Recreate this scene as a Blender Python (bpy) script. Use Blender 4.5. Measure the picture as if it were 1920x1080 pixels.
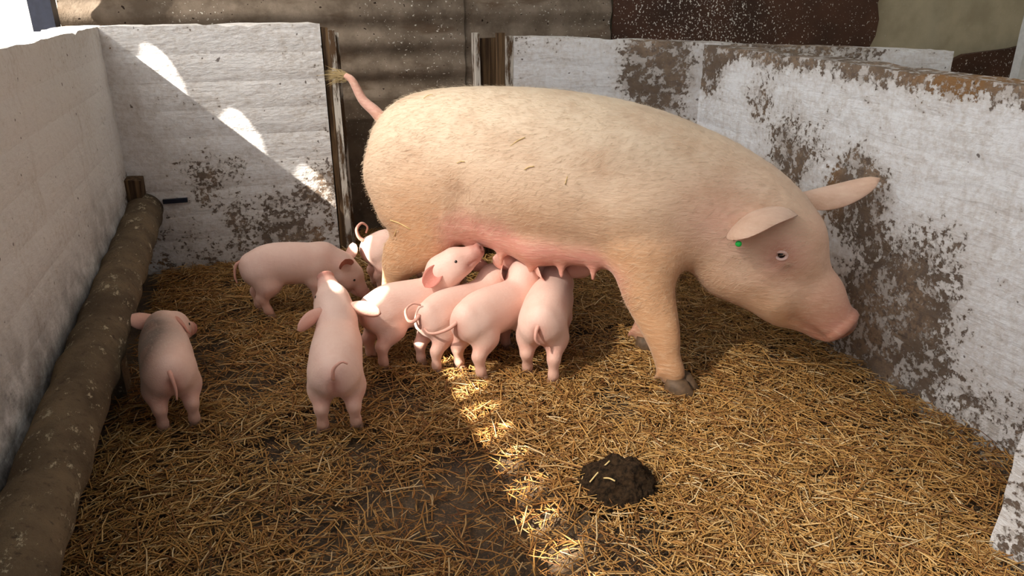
import bpy, bmesh, math, random
import numpy as np
from mathutils import Vector, Matrix, noise as mn

random.seed(7); rng = np.random.default_rng(11)
for o in list(bpy.data.objects): bpy.data.objects.remove(o)
scene = bpy.context.scene
C = scene.collection

# ------------------------------------------------------------------ camera
CAM_H = 1.3; FPX = 1400.0; HOR = -25.0; VPX = 490.0
pitch = math.atan((540-HOR)/FPX)
yaw = math.atan((960-VPX)*math.cos(pitch)/FPX)
cam = bpy.data.cameras.new('camera'); camo = bpy.data.objects.new('camera', cam); C.objects.link(camo)
cam.sensor_width = 36; cam.lens = 36*FPX/1920; cam.clip_start = 0.02
camo.location = (0, 0, CAM_H)
camo.rotation_euler = (math.pi/2-pitch, 0, -yaw)
scene.camera = camo

# ------------------------------------------------------------------ world, sun, exposure
w = bpy.data.worlds.new('world'); scene.world = w; w.use_nodes = True
bg = w.node_tree.nodes['Background']
bg.inputs[0].default_value = (0.74, 0.87, 1.0, 1); bg.inputs[1].default_value = 0.18
sun = bpy.data.lights.new('sun', 'SUN'); suno = bpy.data.objects.new('sun', sun); C.objects.link(suno)
sun.energy = 17; sun.angle = math.radians(0.6); sun.color = (1.0, 0.94, 0.84)
SUN = Vector((1.0, 0.44, -0.95)).normalized()
suno.rotation_euler = SUN.to_track_quat('-Z', 'Y').to_euler()
suno.location = (-6, -2, 6)
vs = scene.view_settings
vs.view_transform = 'Standard'; vs.look = 'None'; vs.gamma = 1; vs.use_curve_mapping = False
vs.exposure = 0.38
ROOF_X = .3; ROOF_T = .10     # where the translucent half of the roof starts and how much it passes

# ------------------------------------------------------------------ node helpers
class NT:
    def __init__(s, name):
        s.m = bpy.data.materials.new(name); s.m.use_nodes = True
        s.t = s.m.node_tree; s.b = s.t.nodes['Principled BSDF']
        s.geo = s.n('ShaderNodeNewGeometry').outputs['Position']
    def n(s, typ, **kw):
        x = s.t.nodes.new(typ)
        for k, v in kw.items(): setattr(x, k, v)
        return x
    def put(s, sock, v):
        if isinstance(v, bpy.types.NodeSocket): s.t.links.new(v, sock)
        elif v is not None: sock.default_value = v
    def math(s, op, a, b=None, c=None, clamp=False):
        x = s.n('ShaderNodeMath', operation=op); x.use_clamp = clamp
        for i, v in enumerate((a, b, c)): s.put(x.inputs[i], v)
        return x.outputs[0]
    def vec(s, op, a, b):
        x = s.n('ShaderNodeVectorMath', operation=op)
        s.put(x.inputs[0], a); s.put(x.inputs[1], b)
        return x.outputs['Value'] if op in ('LENGTH', 'DISTANCE', 'DOT_PRODUCT') else x.outputs[0]
    def noise(s, scale, detail=4, rough=.55, vec=None, stretch=None, w=None):
        x = s.n('ShaderNodeTexNoise'); x.inputs['Scale'].default_value = scale
        x.inputs['Detail'].default_value = detail; x.inputs['Roughness'].default_value = rough
        v = vec or s.geo
        if stretch: v = s.vec('MULTIPLY', v, stretch)
        s.put(x.inputs['Vector'], v)
        return x.outputs[0]
    def step(s, v, lo, hi):
        x = s.n('ShaderNodeMapRange', interpolation_type='SMOOTHSTEP')
        s.put(x.inputs[0], v); s.put(x.inputs[1], lo); s.put(x.inputs[2], hi)
        return x.outputs[0]
    def mix(s, f, a, b, mode='MIX'):
        x = s.n('ShaderNodeMix', data_type='RGBA', blend_type=mode)
        s.put(x.inputs[0], f); s.put(x.inputs[6], a); s.put(x.inputs[7], b)
        return x.outputs[2]
    def sep(s, v):
        x = s.n('ShaderNodeSeparateXYZ'); s.put(x.inputs[0], v); return x.outputs
    def bump(s, h, dist, strength=1.0, prev=None):
        x = s.n('ShaderNodeBump'); x.inputs['Distance'].default_value = dist
        x.inputs['Strength'].default_value = strength
        s.put(x.inputs['Height'], h)
        if prev: s.put(x.inputs['Normal'], prev)
        s.t.links.new(x.outputs[0], s.b.inputs['Normal']); return x.outputs[0]
    def out(s, col, rough=.8, spec=.3):
        s.put(s.b.inputs['Base Color'], col); s.put(s.b.inputs['Roughness'], rough)
        s.b.inputs['Specular IOR Level'].default_value = spec
        return s.m
def rgb(r, g, b):
    f = lambda c: (c/255/12.92) if c/255 <= .04045 else ((c/255+.055)/1.055)**2.4
    return (f(r), f(g), f(b), 1)
def plain(name, col, rough=.7, var=.25, scale=30, bump=.001, spec=.3):
    t = NT(name); f = t.noise(scale, 5)
    c2 = tuple(x*(1-var) for x in col[:3])+(1,)
    t.bump(f, bump)
    return t.out(t.mix(t.step(f, .3, .7), c2, col), rough, spec)

def whitewash(name, base, stains=(), low=.35, chip=.60, low_h=.5, top_h=1.1, top=.3, dark=rgb(108, 92, 78), dark_foot=0, relief=.9):
    """limewash over blocks: worn through in chips, worn most near the floor and along the top"""
    t = NT(name)
    z = t.sep(t.geo)[2]
    big = t.noise(2.3, 5, .6); mid = t.noise(9, 6, .65); fine = t.noise(55, 4, .6)
    streak = t.noise(1, 5, .6, stretch=(14, 14, 2.2))
    wear = t.math('MULTIPLY', t.step(z, low_h, .0), low)
    wear = t.math('ADD', wear, t.math('MULTIPLY', t.step(z, top_h-.11, top_h+.02), top))
    for (x, y, zz, r, amt) in stains:
        d = t.vec('DISTANCE', t.geo, (x, y, zz))
        wear = t.math('ADD', wear, t.math('MULTIPLY', t.step(d, r, r*.15), amt))
    v = t.math('ADD', t.math('MULTIPLY', mid, .36), t.math('MULTIPLY', big, .22))
    v = t.math('ADD', v, t.math('MULTIPLY', fine, .50))
    v = t.math('ADD', v, t.math('MULTIPLY', wear, .42))
    m = t.step(v, chip+.055, chip+.10)
    m = t.math('MULTIPLY', m, t.math('SUBTRACT', 1.0, t.math('MULTIPLY', t.step(t.noise(24, 6, .7), .50, .57), .75)))
    soft = t.math('MULTIPLY', t.step(v, chip-.14, chip+.10), .45)
    under = t.mix(t.step(t.noise(3.5, 5, .6), .40, .62), dark, rgb(150, 128, 108))
    under = t.mix(t.step(fine, .48, .62), under, rgb(112, 97, 86))
    under = t.mix(t.math('MULTIPLY', t.step(t.noise(2.1, 3, stretch=(1, 1, .7)), .56, .68), .7), under, rgb(150, 108, 62))
    col = t.mix(soft, base, rgb(176, 158, 140))
    col = t.mix(t.math('MULTIPLY', t.step(streak, .56, .75), .28), col, rgb(158, 136, 112))
    col = t.mix(m, col, under)
    specks = t.step(t.noise(34, 2, .4), .73, .76)
    col = t.mix(t.math('MULTIPLY', specks, .8), col, rgb(70, 52, 40))
    if dark_foot:  # mottled tone, darker towards the floor
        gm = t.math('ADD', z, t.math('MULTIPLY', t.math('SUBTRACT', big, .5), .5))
        gm = t.math('MULTIPLY', t.step(gm, dark_foot, dark_foot*.35), t.step(mid, .25, .6))
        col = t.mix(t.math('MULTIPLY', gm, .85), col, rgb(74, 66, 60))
    h = t.math('ADD', t.math('MULTIPLY', t.noise(28, 6, .65, stretch=(1, 1, 1.8)), .8), t.math('MULTIPLY', m, -.35))
    h = t.math('ADD', h, t.math('MULTIPLY', t.noise(1, 5, .6, stretch=(5, 5, 26)), relief))
    t.bump(h, .007)
    return t.out(col, .85, .2)

M = {}
M['wall_back'] = whitewash('limewash_back', rgb(226, 222, 220), [(-.35, 3.86, .42, .25, .30), (-.05, 3.86, .15, .35, .25), (.2, 3.86, .35, .2, .35)], low=.26, low_h=.55, top_h=1.137, top=.06)
M['wall_left'] = whitewash('limewash_left', rgb(222, 218, 216), [(-.7, 3.86, .35, .25, .6)], low=.42, low_h=.42, top_h=1.137, top=.10, chip=.66, dark=rgb(70, 62, 56), dark_foot=.62, relief=.15)
M['wall_back_right'] = whitewash('limewash_back_right', rgb(224, 222, 222), [(1.72, 3.28, .92, .26, .75), (1.85, 3.25, .6, .3, .3), (2.4, 3.05, .98, .5, .45)], low=.3, top_h=1.05, top=.16)
M['wall_right'] = whitewash('limewash_right', rgb(236, 236, 238), [(1.936, 2.12, .60, .26, .62), (1.936, 1.88, .22, .42, .42), (1.936, 2.5, .66, .28, .45), (1.936, 1.75, .45, .3, .25), (1.936, 3.15, .95, .2, .6), (1.936, 2.75, .85, .16, .35)], low=.34, low_h=.48, top_h=1.05, top=.62, relief=1.5)
M['pipe'] = None

def obj(name, verts, faces, mat, parent=None, smooth=False, label=None, cat=None, group=None, kind=None):
    me = bpy.data.meshes.new(name); me.from_pydata([tuple(v) for v in verts], [], [tuple(f) for f in faces]); me.update()
    return link(name, me, mat, parent, smooth, label, cat, group, kind)
def link(name, me, mat, parent=None, smooth=False, label=None, cat=None, group=None, kind=None):
    o = bpy.data.objects.new(name, me); C.objects.link(o)
    if mat and not me.materials: me.materials.append(mat)
    if smooth: me.polygons.foreach_set('use_smooth', np.ones(len(me.polygons), dtype=bool))
    if parent: o.parent = parent
    tag(o, label, cat, group, kind); return o
def tag(o, label=None, cat=None, group=None, kind=None):
    if label: o['label'] = label
    if cat: o['category'] = cat
    if group: o['group'] = group
    if kind: o['kind'] = kind
    return o
def empty(name, loc, rz=0, label=None, cat=None, group=None):
    o = bpy.data.objects.new(name, None); C.objects.link(o); o.location = loc; o.rotation_euler = (0, 0, rz)
    o.empty_display_size = .1
    return tag(o, label, cat, group)

def box_mesh(x0, x1, y0, y1, z0, z1, seg=(1, 1, 1), bev=0.0, wob=0.0, nf=6):
    """box as a grid on six sides, optionally wobbled by smooth noise"""
    bm = bmesh.new()
    nx, ny, nz = seg
    idx = {}
    def vert(i, j, k):
        key = (i, j, k)
        if key not in idx:
            p = Vector((x0+(x1-x0)*i/nx, y0+(y1-y0)*j/ny, z0+(z1-z0)*k/nz))
            idx[key] = bm.verts.new(p)
        return idx[key]
    for i in range(nx):
        for j in range(ny):
            bm.faces.new((vert(i, j, 0), vert(i, j+1, 0), vert(i+1, j+1, 0), vert(i+1, j, 0)))
            bm.faces.new((vert(i, j, nz), vert(i+1, j, nz), vert(i+1, j+1, nz), vert(i, j+1, nz)))
    for i in range(nx):
        for k in range(nz):
            bm.faces.new((vert(i, 0, k), vert(i+1, 0, k), vert(i+1, 0, k+1), vert(i, 0, k+1)))
            bm.faces.new((vert(i, ny, k), vert(i, ny, k+1), vert(i+1, ny, k+1), vert(i+1, ny, k)))
    for j in range(ny):
        for k in range(nz):
            bm.faces.new((vert(0, j, k), vert(0, j, k+1), vert(0, j+1, k+1), vert(0, j+1, k)))
            bm.faces.new((vert(nx, j, k), vert(nx, j+1, k), vert(nx, j+1, k+1), vert(nx, j, k+1)))
    if bev:
        es = [e for e in bm.edges if len(e.link_faces) == 2 and e.calc_face_angle(0) > .5]
        bmesh.ops.bevel(bm, geom=es, offset=bev, segments=2, affect='EDGES', profile=.6)
    if wob:
        for v in bm.verts:
            v.co += mn.noise_vector(v.co*nf)*wob
    return bm
def bobj(name, bm, mat, parent=None, smooth=False, **kw):
    me = bpy.data.meshes.new(name); bm.to_mesh(me); bm.free()
    return link(name, me, mat, parent, smooth, **kw)

# ------------------------------------------------------------------ the pen walls: courses of limewashed blocks
def course_wall(name, p0, p1, thick, h0, h1, mat, n=9, side=1, zb=-.06, rough=.004):
    """wall between ground points p0,p1 (visible face), body on the 'side' of it; every course its own mesh"""
    p0 = Vector((p0[0], p0[1], 0)); p1 = Vector((p1[0], p1[1], 0))
    d = (p1-p0); L = d.length; d.normalize(); nrm = Vector((-d.y, d.x, 0))*side
    seg = max(2, int(L/.045))
    core = box_mesh(.01, L-.01, .014, thick-.014, zb, min(h0, h1)-.02)
    mtx = Matrix(((d.x, nrm.x, 0, p0.x), (d.y, nrm.y, 0, p0.y), (0, 0, 1, 0), (0, 0, 0, 1)))
    if side < 0: bmesh.ops.reverse_faces(core, faces=core.faces)
    core.transform(mtx)
    root = bobj(name, core, mat, kind='structure')
    for c in range(n):
        z0 = zb if c == 0 else h0*c/n
        z1 = h0*(c+1)/n
        ns = 4
        bm = box_mesh(0, L, 0, thick, z0, z1, (seg, 3, ns))
        for v in bm.verts:
            fx = v.co.x/L
            f = (v.co.z-z0)/(z1-z0)
            edge = (1 if f < .01 or f > .99 else 0)
            hh = (h0+(h1-h0)*fx)/h0
            v.co.z *= hh if v.co.z > 0 else 1
            s = -1 if v.co.y < thick*.5 else 1
            if v.co.y < .001 or v.co.y > thick-.001:
                lump = mn.noise(Vector((v.co.x*3.1, v.co.z*6, s*3)))*rough*1.3 + mn.noise(Vector((v.co.x*13, v.co.z*17, s*5)))*rough*.8
                v.co.y += s*(lump - (.0032 if edge else 0))
            if c == n-1 and f > .99:
                e = mn.noise(Vector((v.co.x*9, 3.3, v.co.y*8)))
                v.co.z += e*.007 - (.010 if (v.co.y < .001 or v.co.y > thick-.001) else 0)
                if mn.noise(Vector((v.co.x*23, 9.1, s))) > .35: v.co.z -= .010
        if side < 0: bmesh.ops.reverse_faces(bm, faces=bm.faces)
        bm.transform(mtx)
        o = bobj('block_course', bm, mat, root, smooth=True); o.data.set_sharp_from_angle(angle=.6)
    return root
XL = -.707; XR = 1.936; YB = 3.864; HW = 1.137
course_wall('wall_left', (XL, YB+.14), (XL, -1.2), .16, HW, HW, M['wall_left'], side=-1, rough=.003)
course_wall('wall_back', (XL-.02, YB), (.245, YB), .14, HW, HW, M['wall_back'], side=1)
course_wall('wall_back_right', (1.09, 3.485), (3.05, 2.86), .13, 1.085, 1.02, M['wall_back_right'], side=1)
course_wall('wall_right', (XR, 3.22), (XR, -.6), .15, 1.05, 1.045, M['wall_right'], side=1)
course_wall('wall_front', (1.592, 1.076), (2.05, 1.076), .13, 1.05, 1.05, M['wall_right'], side=-1)

# ------------------------------------------------------------------ floor and ground
t = NT('damp_floor')
c = t.mix(t.step(t.noise(5, 6, .65), .35, .65), rgb(58, 44, 32), rgb(96, 78, 58))
c = t.mix(t.step(t.noise(40, 5, .6), .5, .75), c, rgb(40, 30, 22))
c = t.mix(t.math('MULTIPLY', t.step(t.noise(140, 3, .6), .52, .62), .7), c, rgb(128, 92, 52))
t.bump(t.noise(60, 6, .7), .006)
M['floor'] = t.out(c, .62, .4)
bobj('floor', box_mesh(-3, 7, -2, 6, -.16, -.035), M['floor'], kind='structure')
M['yard'] = plain('sunlit_concrete', rgb(226, 222, 214), .9, .1, 8)
bobj('ground_yard', box_mesh(-140, -3, -30, 200, -.16, -.04), M['yard'], kind='structure')

# ------------------------------------------------------------------ barn shell behind
t = NT('fibre_cement')
p = t.noise(6, 6, .65); z = t.sep(t.geo)[2]
c = t.mix(t.step(p, .3, .7), rgb(104, 90, 76), rgb(146, 130, 114))
c = t.mix(t.step(t.noise(3, 5, .6, stretch=(1, 1, 4)), .5, .7), c, rgb(104, 86, 70))
sp = t.math('MULTIPLY', t.step(t.noise(75, 2, .5), .66, .70), t.step(t.noise(1.6, 3), .45, .62))
c = t.mix(sp, c, rgb(225, 218, 205))
c = t.mix(t.step(t.noise(48, 2, .5), .70, .73), c, rgb(50, 38, 30))
t.bump(t.noise(40, 6, .7), .004)
M['corr'] = t.out(c, .9, .15)
t = NT('grey_brown_board')
c = t.mix(t.step(t.noise(7, 6, .6), .35, .65), rgb(84, 70, 58), rgb(112, 96, 80))
sp = t.math('MULTIPLY', t.step(t.noise(90, 2, .5), .66, .70), t.step(t.noise(2.5, 3), .42, .6))
c = t.mix(sp, c, rgb(200, 190, 175)); t.bump(t.noise(50, 5), .002)
M['panel'] = t.out(c, .8, .25)
t = NT('brown_speckled_sheet')
c = t.mix(t.step(t.noise(3, 5), .3, .7), rgb(58, 36, 26), rgb(82, 52, 38))
d = t.step(t.vec('DISTANCE', t.geo, (2.55, 4.05, 1.15)), .9, .1)
sp = t.step(t.math('ADD', t.noise(85, 2, .5), t.math('MULTIPLY', d, .075)), .665, .70)
c = t.mix(sp, c, rgb(225, 220, 212)); t.bump(t.noise(40, 5), .002)
M['brown'] = t.out(c, .6, .35)
t = NT('beige_render')
c = t.mix(t.step(t.noise(4, 6, .6), .3, .7), rgb(168, 156, 130), rgb(190, 178, 150))
c = t.mix(t.step(t.noise(60, 2), .70, .74), c, rgb(196, 188, 170))
t.bump(t.noise(60, 5), .003)
M['beige'] = t.out(c, .9, .15)

YC = 4.27
def corrugated(name, x0, x1, z0, z1, y, mat, per=.146, amp=.011, **kw):
    nz = int((z1-z0)/per*10); V = []; F = []
    nx = 8
    for s, off in ((0, 0), (1, .007)):
        for k in range(nz+1):
            zz = z0+(z1-z0)*k/nz
            for i in range(nx+1):
                xx = x0+(x1-x0)*i/nx
                V.append((xx, y+off-amp*math.cos(2*math.pi*zz/per)+.004*math.sin(xx*5+zz*3), zz))
    n1 = (nx+1)*(nz+1)
    for k in range(nz):
        for i in range(nx):
            a = k*(nx+1)+i
            F.append((a, a+1, a+nx+2, a+nx+1)); b = a+n1
            F.append((b, b+nx+1, b+nx+2, b+1))
    return obj(name, V, F, mat, smooth=True, **kw)
barn = bobj('wall_barn', box_mesh(-.95, 7.5, YC+.06, YC+.2, -.06, 3.2), M['beige'], kind='structure')
bobj('wall_barn_side', box_mesh(6.0, 6.15, -1.7, YC+.06, -.06, 4.3), M['beige'], kind='structure')  # unseen side wall, added to keep sky light off the left wall
def sheetpart(x0, x1, z0, z1, y):
    o = corrugated('corrugated_sheet', x0, x1, z0, z1, y, M['corr']); o.parent = barn; return o
sheetpart(-.94, .10, .70, 1.6, YC+.005); sheetpart(.06, 1.05, .70, 1.6, YC-.012); sheetpart(1.01, 1.94, .70, 1.6, YC+.005)
for (a, b) in ((-.94, .2), (.205, 1.3), (1.305, 1.94)):
    o = bobj('lower_board', box_mesh(a, b, YC-.03, YC+.0, -.05, .715, (6, 1, 5), wob=.003), M['panel']); o.parent = barn
# brown sheet with torn right edge
def outline_slab(name, pts, y0, y1, mat, parent=None, **kw):
    n = len(pts); V = [(x, y0, z) for x, z in pts]+[(x, y1, z) for x, z in pts]
    F = [tuple(range(n)), tuple(range(2*n-1, n-1, -1))]+[(i, i+n, (i+1) % n+n, (i+1) % n) for i in range(n)]
    o = obj(name, V, F, mat, parent, **kw)
    bm = bmesh.new(); bm.from_mesh(o.data); bmesh.ops.recalc_face_normals(bm, faces=bm.faces); bm.to_mesh(o.data); bm.free()
    return o
edge = [(3.83+.03*math.sin(k*1.9)+.012*math.sin(k*5.1)+(.05 if k < 5 else 0), .3+k*.1) for k in range(13)]
outline_slab('metal_sheet', [(1.95, .3)]+edge+[(1.95, 1.5)], YC-.02, YC+.01, M['brown'],
             label='dark brown metal sheet with white splashes on the barn wall', cat='metal sheet')
# low brown board beyond the right-hand wall
tb = [(4.36, .80), (4.55, .87), (4.75, .885), (4.95, .90), (5.3, .96), (5.8, .99)]
outline_slab('leaning_board', [(4.3, .0), (5.8, .0)]+tb[::-1]+[(4.3, .74)], YC-.10, YC-.06, M['brown'],
             label='dark brown speckled board with wavy top against the beige wall', cat='board')

# ------------------------------------------------------------------ timber channels of the doorway
t = NT('old_timber')
g1 = t.noise(1, 6, .6, stretch=(60, 60, 2.5))
c = t.mix(t.step(g1, .35, .65), rgb(58, 42, 30), rgb(112, 88, 62)); t.bump(g1, .004)
M['timber'] = t.out(c, .85, .2)
t = NT('limewashed_timber')
g1 = t.noise(1, 6, .6, stretch=(60, 60, 2.5)); mk = t.step(t.noise(1, 6, .7, stretch=(30, 30, 5)), .44, .56)
c = t.mix(mk, rgb(206, 196, 184), rgb(92, 70, 50)); t.bump(t.math('ADD', g1, mk), .003)
M['timber_white'] = t.out(c, .85, .2)
def channel(loc, label, strips):
    r = empty('gate_channel', loc, 0, label, 'gate channel')
    for (nm, x0, x1, y0, y1, zt, m) in strips:
        bm = box_mesh(x0, x1, y0, y1, -.05, zt, (1, 1, 14), bev=.004, wob=.005, nf=4)
        bobj(nm, bm, M[m], r)
    return r
channel((.25, YB, 0), 'weathered timber gate channel fixed to the free end of the back wall by the doorway',
        [('back_board', .0, .03, .01, .13, 1.115, 'timber'), ('strip', .03, .062, .0, .034, 1.105, 'timber_white'), ('strip', .03, .085, .075, .115, 1.09, 'timber_white')])
channel((1.09, 3.485, 0), 'brown timber gate channel with peeling edge beside the sow\'s back',
        [('back_board', -.04, .0, .0, .13, 1.085, 'timber_white'), ('strip', -.075, -.04, .0, .035, 1.10, 'timber'), ('strip', -.15, -.03, .08, .115, 1.075, 'timber'), ('strip', -.17, -.145, .05, .11, 1.10, 'timber_white')])
# dark post outside the far left corner
M['navy'] = plain('dark_blue_paint', rgb(30, 34, 48), .5, .3)
po = empty('barn_post', (-.965, 4.12, 0), 0, 'dark navy blue square post behind the corner of the white walls', 'post')
bobj('shaft', box_mesh(-.047, .047, -.05, .05, -.05, 2.6, (1, 1, 6), bev=.006), M['navy'], po)
bobj('base_plate', box_mesh(-.09, .09, -.09, .09, -.05, .0, bev=.004), M['navy'], po)
# white gate post far right behind the pen
M['white_post'] = plain('white_paint', rgb(226, 224, 220), .7, .15)
gp = empty('gate_post', (4.55, 3.75, 0), 0, 'white painted post beyond the end of the right wall', 'post')
bobj('shaft', box_mesh(-.03, .03, -.03, .03, -.05, 1.2, (1, 1, 8), bev=.004, wob=.003), M['white_post'], gp)
bobj('side_strip', box_mesh(.032, .07, -.02, .04, -.05, 1.15, (1, 1, 8), bev=.004, wob=.003), M['timber'], gp)

# ------------------------------------------------------------------ guard pipe along the left wall
def tube(pts, radii, seg=12, cap=True):
    """tube mesh data along points, one radius each"""
    P = [Vector(p) for p in pts]; V = []; F = []
    up = Vector((0, 0, 1)); prev = None
    for i, p in enumerate(P):
        tn = (P[min(i+1, len(P)-1)]-P[max(i-1, 0)]).normalized()
        if prev is None:
            a = tn.cross(up)
            if a.length < .1: a = tn.cross(Vector((0, 1, 0)))
            a.normalize()
        else:
            a = (prev-tn*prev.dot(tn)).normalized()
        prev = a; b = tn.cross(a)
        for k in range(seg):
            th = 2*math.pi*k/seg
            V.append(p+(a*math.cos(th)+b*math.sin(th))*radii[i])
    for i in range(len(P)-1):
        for k in range(seg):
            F.append((i*seg+k, i*seg+(k+1) % seg, (i+1)*seg+(k+1) % seg, (i+1)*seg+k))
    if cap:
        F.append(tuple(range(seg-1, -1, -1))); F.append(tuple((len(P)-1)*seg+k for k in range(seg)))
    return V, F
t = NT('pipe_render')
c = t.mix(t.step(t.noise(5, 6, .6), .3, .7), rgb(88, 72, 54), rgb(136, 116, 90))
c = t.mix(t.step(t.noise(45, 5, .7), .55, .7), c, rgb(78, 64, 50))
fl = t.step(t.math('ADD', t.noise(26, 9, .8, stretch=(1, .6, 1)), t.math('MULTIPLY', t.noise(3, 2), .14)), .655, .67)
c = t.mix(fl, c, rgb(205, 190, 160))
t.bump(t.math('ADD', t.math('MULTIPLY', t.noise(35, 6, .75), 2.0), fl), .006)
M['pipe'] = t.out(c, .8, .3)
pts = []; rr = []
for k in range(60):
    f = k/59; y = .5+(YB-.0-.5)*f
    pts.append((-.606-.05*f**1.5, y, .155+.145*f)); rr.append(.082+.003*math.sin(k*1.7)+.002*math.sin(k*4.1))
V, F = tube(pts, rr, 28)
V = [v+mn.noise_vector(v*11)*.006 for v in V]
gr = empty('guard_rail', (-.63, 2.0, 0), 0, 'thick mud brown rendered guard rail with flaking paint along the left wall', 'guard rail')
o = obj('rail', V, F, M['pipe'], smooth=True); o.parent = gr; o.matrix_parent_inverse = Matrix.Translation((.63, -2.0, 0))
for y in (1.2, 2.6):
    f = (y-.5)/(YB-.5); zc = .155+.145*f
    o = bobj('support', box_mesh(-.70, -.60, y-.05, y+.05, -.05, zc-.03, bev=.008), M['pipe']); o.parent = gr; o.matrix_parent_inverse = Matrix.Translation((.63, -2.0, 0))
o = bobj('wall_bracket', box_mesh(-.72, -.64, YB-.09, YB-.0, .28, .46, (2, 2, 4), bev=.01, wob=.012), M['timber']); o.parent = gr; o.matrix_parent_inverse = Matrix.Translation((.63, -2.0, 0))

o = bobj('pin', box_mesh(-.57, -.46, YB-.022, YB+.0, .325, .345, bev=.003), M['navy']); o.parent = gr; o.matrix_parent_inverse = Matrix.Translation((.63, -2.0, 0))

# ------------------------------------------------------------------ translucent scalloped window sheet over the left wall (out of frame)
t = NT('milky_sheet')
tr = t.n('ShaderNodeBsdfTransparent'); zz = t.sep(t.geo)[2]
pas = t.math('MULTIPLY', t.step(zz, 3.15, 2.25), .38)      # passes less towards the eave, shaped to fade the sun off the sow
cc = t.n('ShaderNodeCombineColor'); [t.put(cc.inputs[i], pas) for i in range(3)]
t.put(tr.inputs[0], cc.outputs[0])
tl = t.n('ShaderNodeBsdfTranslucent'); tl.inputs[0].default_value = (.78, .84, .94, 1)
mx = t.n('ShaderNodeMixShader'); mx.inputs[0].default_value = .68
t.t.links.new(tr.outputs[0], mx.inputs[1]); t.t.links.new(tl.outputs[0], mx.inputs[2])
t.t.links.new(mx.outputs[0], t.t.nodes['Material Output'].inputs[0])
M['sheet'] = t.m
XS = -1.15; ZG = HW+(XL-XS)*.95; ZE = 3.2
V = []; F = []; per = .140; ny = 16
ys = np.arange(-2.0, 4.2, per/ny)
for i, y in enumerate(ys):
    ph = ((y/per) % 1)*2-1
    edge = ZG-.03+.15*math.sqrt(max(0, 1-(ph/.58)**2))
    for k, zz in enumerate((edge, 2.2, ZE)): V.append((XS, y, zz))
for i in range(len(ys)-1):
    for k in range(2): F.append((i*3+k, i*3+3+k, i*3+4+k, i*3+1+k))
obj('window_1', V, F, M['sheet'], kind='structure')
# barn roof: boards over the left side, milky right half added as fill light
M['roof'] = plain('dark_boarding', rgb(150, 136, 120), .9, .3, 12)
bobj('ceiling', box_mesh(XS-.03, ROOF_X, -1.6, 4.5, ZE, ZE+.05), M['roof'], kind='structure')
t = NT('milky_fill_sheet')
tl = t.n('ShaderNodeBsdfTranslucent'); tl.inputs[0].default_value = (ROOF_T*.92, ROOF_T, ROOF_T*1.1, 1)
t.t.links.new(tl.outputs[0], t.t.nodes['Material Output'].inputs[0]); M['roof_fill'] = t.m
obj('ceiling_fill', [(ROOF_X, -1.6, ZE+.05), (6.3, -1.6, ZE+.9), (6.3, 4.5, ZE+.9), (ROOF_X, 4.5, ZE+.05)], [(0, 1, 2, 3)], M['roof_fill'], kind='structure')

# ------------------------------------------------------------------ implicit modelling of animals
def smin(a, b, k):
    h = np.maximum(k-np.abs(a-b), 0)/k
    return np.minimum(a, b)-h*h*k*.25
class Prim:
    def __init__(s, a, b, ra, rb, col=None, k=.03, up=(0, 0, 1), cap=None, sub=False):
        f = lambda r: (r, r) if not hasattr(r, '__len__') else r
        s.a = np.array(a, float); s.b = np.array(b, float); s.ra = np.array(f(ra), float); s.rb = np.array(f(rb), float)
        s.col = col; s.k = k; s.cap = cap; s.sub = sub
        d = s.b-s.a; s.L = np.linalg.norm(d)
        s.d = d/s.L if s.L > 1e-9 else np.array((1., 0, 0))
        up = np.array(up, float); sd = np.cross(up, s.d)
        if np.linalg.norm(sd) < 1e-3: sd = np.cross((0, 1, 0), s.d)
        s.side = sd/np.linalg.norm(sd); s.upv = np.cross(s.d, s.side)
        s.R = max(s.ra.max(), s.rb.max())
    def dist(s, P):
        q = P-s.a.astype(P.dtype)
        ax = q@s.d.astype(P.dtype); t = np.clip(ax/max(s.L, 1e-9), 0, 1)
        lat = q@s.side.astype(P.dtype); ver = q@s.upv.astype(P.dtype)
        w = s.ra[0]+(s.rb[0]-s.ra[0])*t; h = s.ra[1]+(s.rb[1]-s.ra[1])*t
        e = ax-t*s.L; rc = s.cap if s.cap else np.minimum(w, h)
        v = np.sqrt((lat/w)**2+(ver/h)**2+(e/rc)**2)
        return (v-1)*np.minimum(w, h)
class Group:
    """a limb or trunk: many short segments along a spline, merged hard, then blended to the rest with k"""
    def __init__(s, js, col, k, n=None, up=(0, 0, 1)):
        A = [np.concatenate([np.array(p, float), np.array(r if hasattr(r, '__len__') else (r, r), float)]) for p, r in js]
        n = n or (len(js)-1)*5+1
        Q = spline(A, n)
        s.m = [Prim(a[:3], b[:3], np.maximum(a[3:], .004), np.maximum(b[3:], .004), col, k, up) for a, b in zip(Q[:-1], Q[1:])]
        s.a = np.min([np.minimum(p.a, p.b) for p in s.m], 0); s.b = np.max([np.maximum(p.a, p.b) for p in s.m], 0)
        s.R = max(p.R for p in s.m); s.k = k; s.sub = False; s.col = col
    def dist(s, P): return np.min([p.dist(P) for p in s.m], 0)
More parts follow.
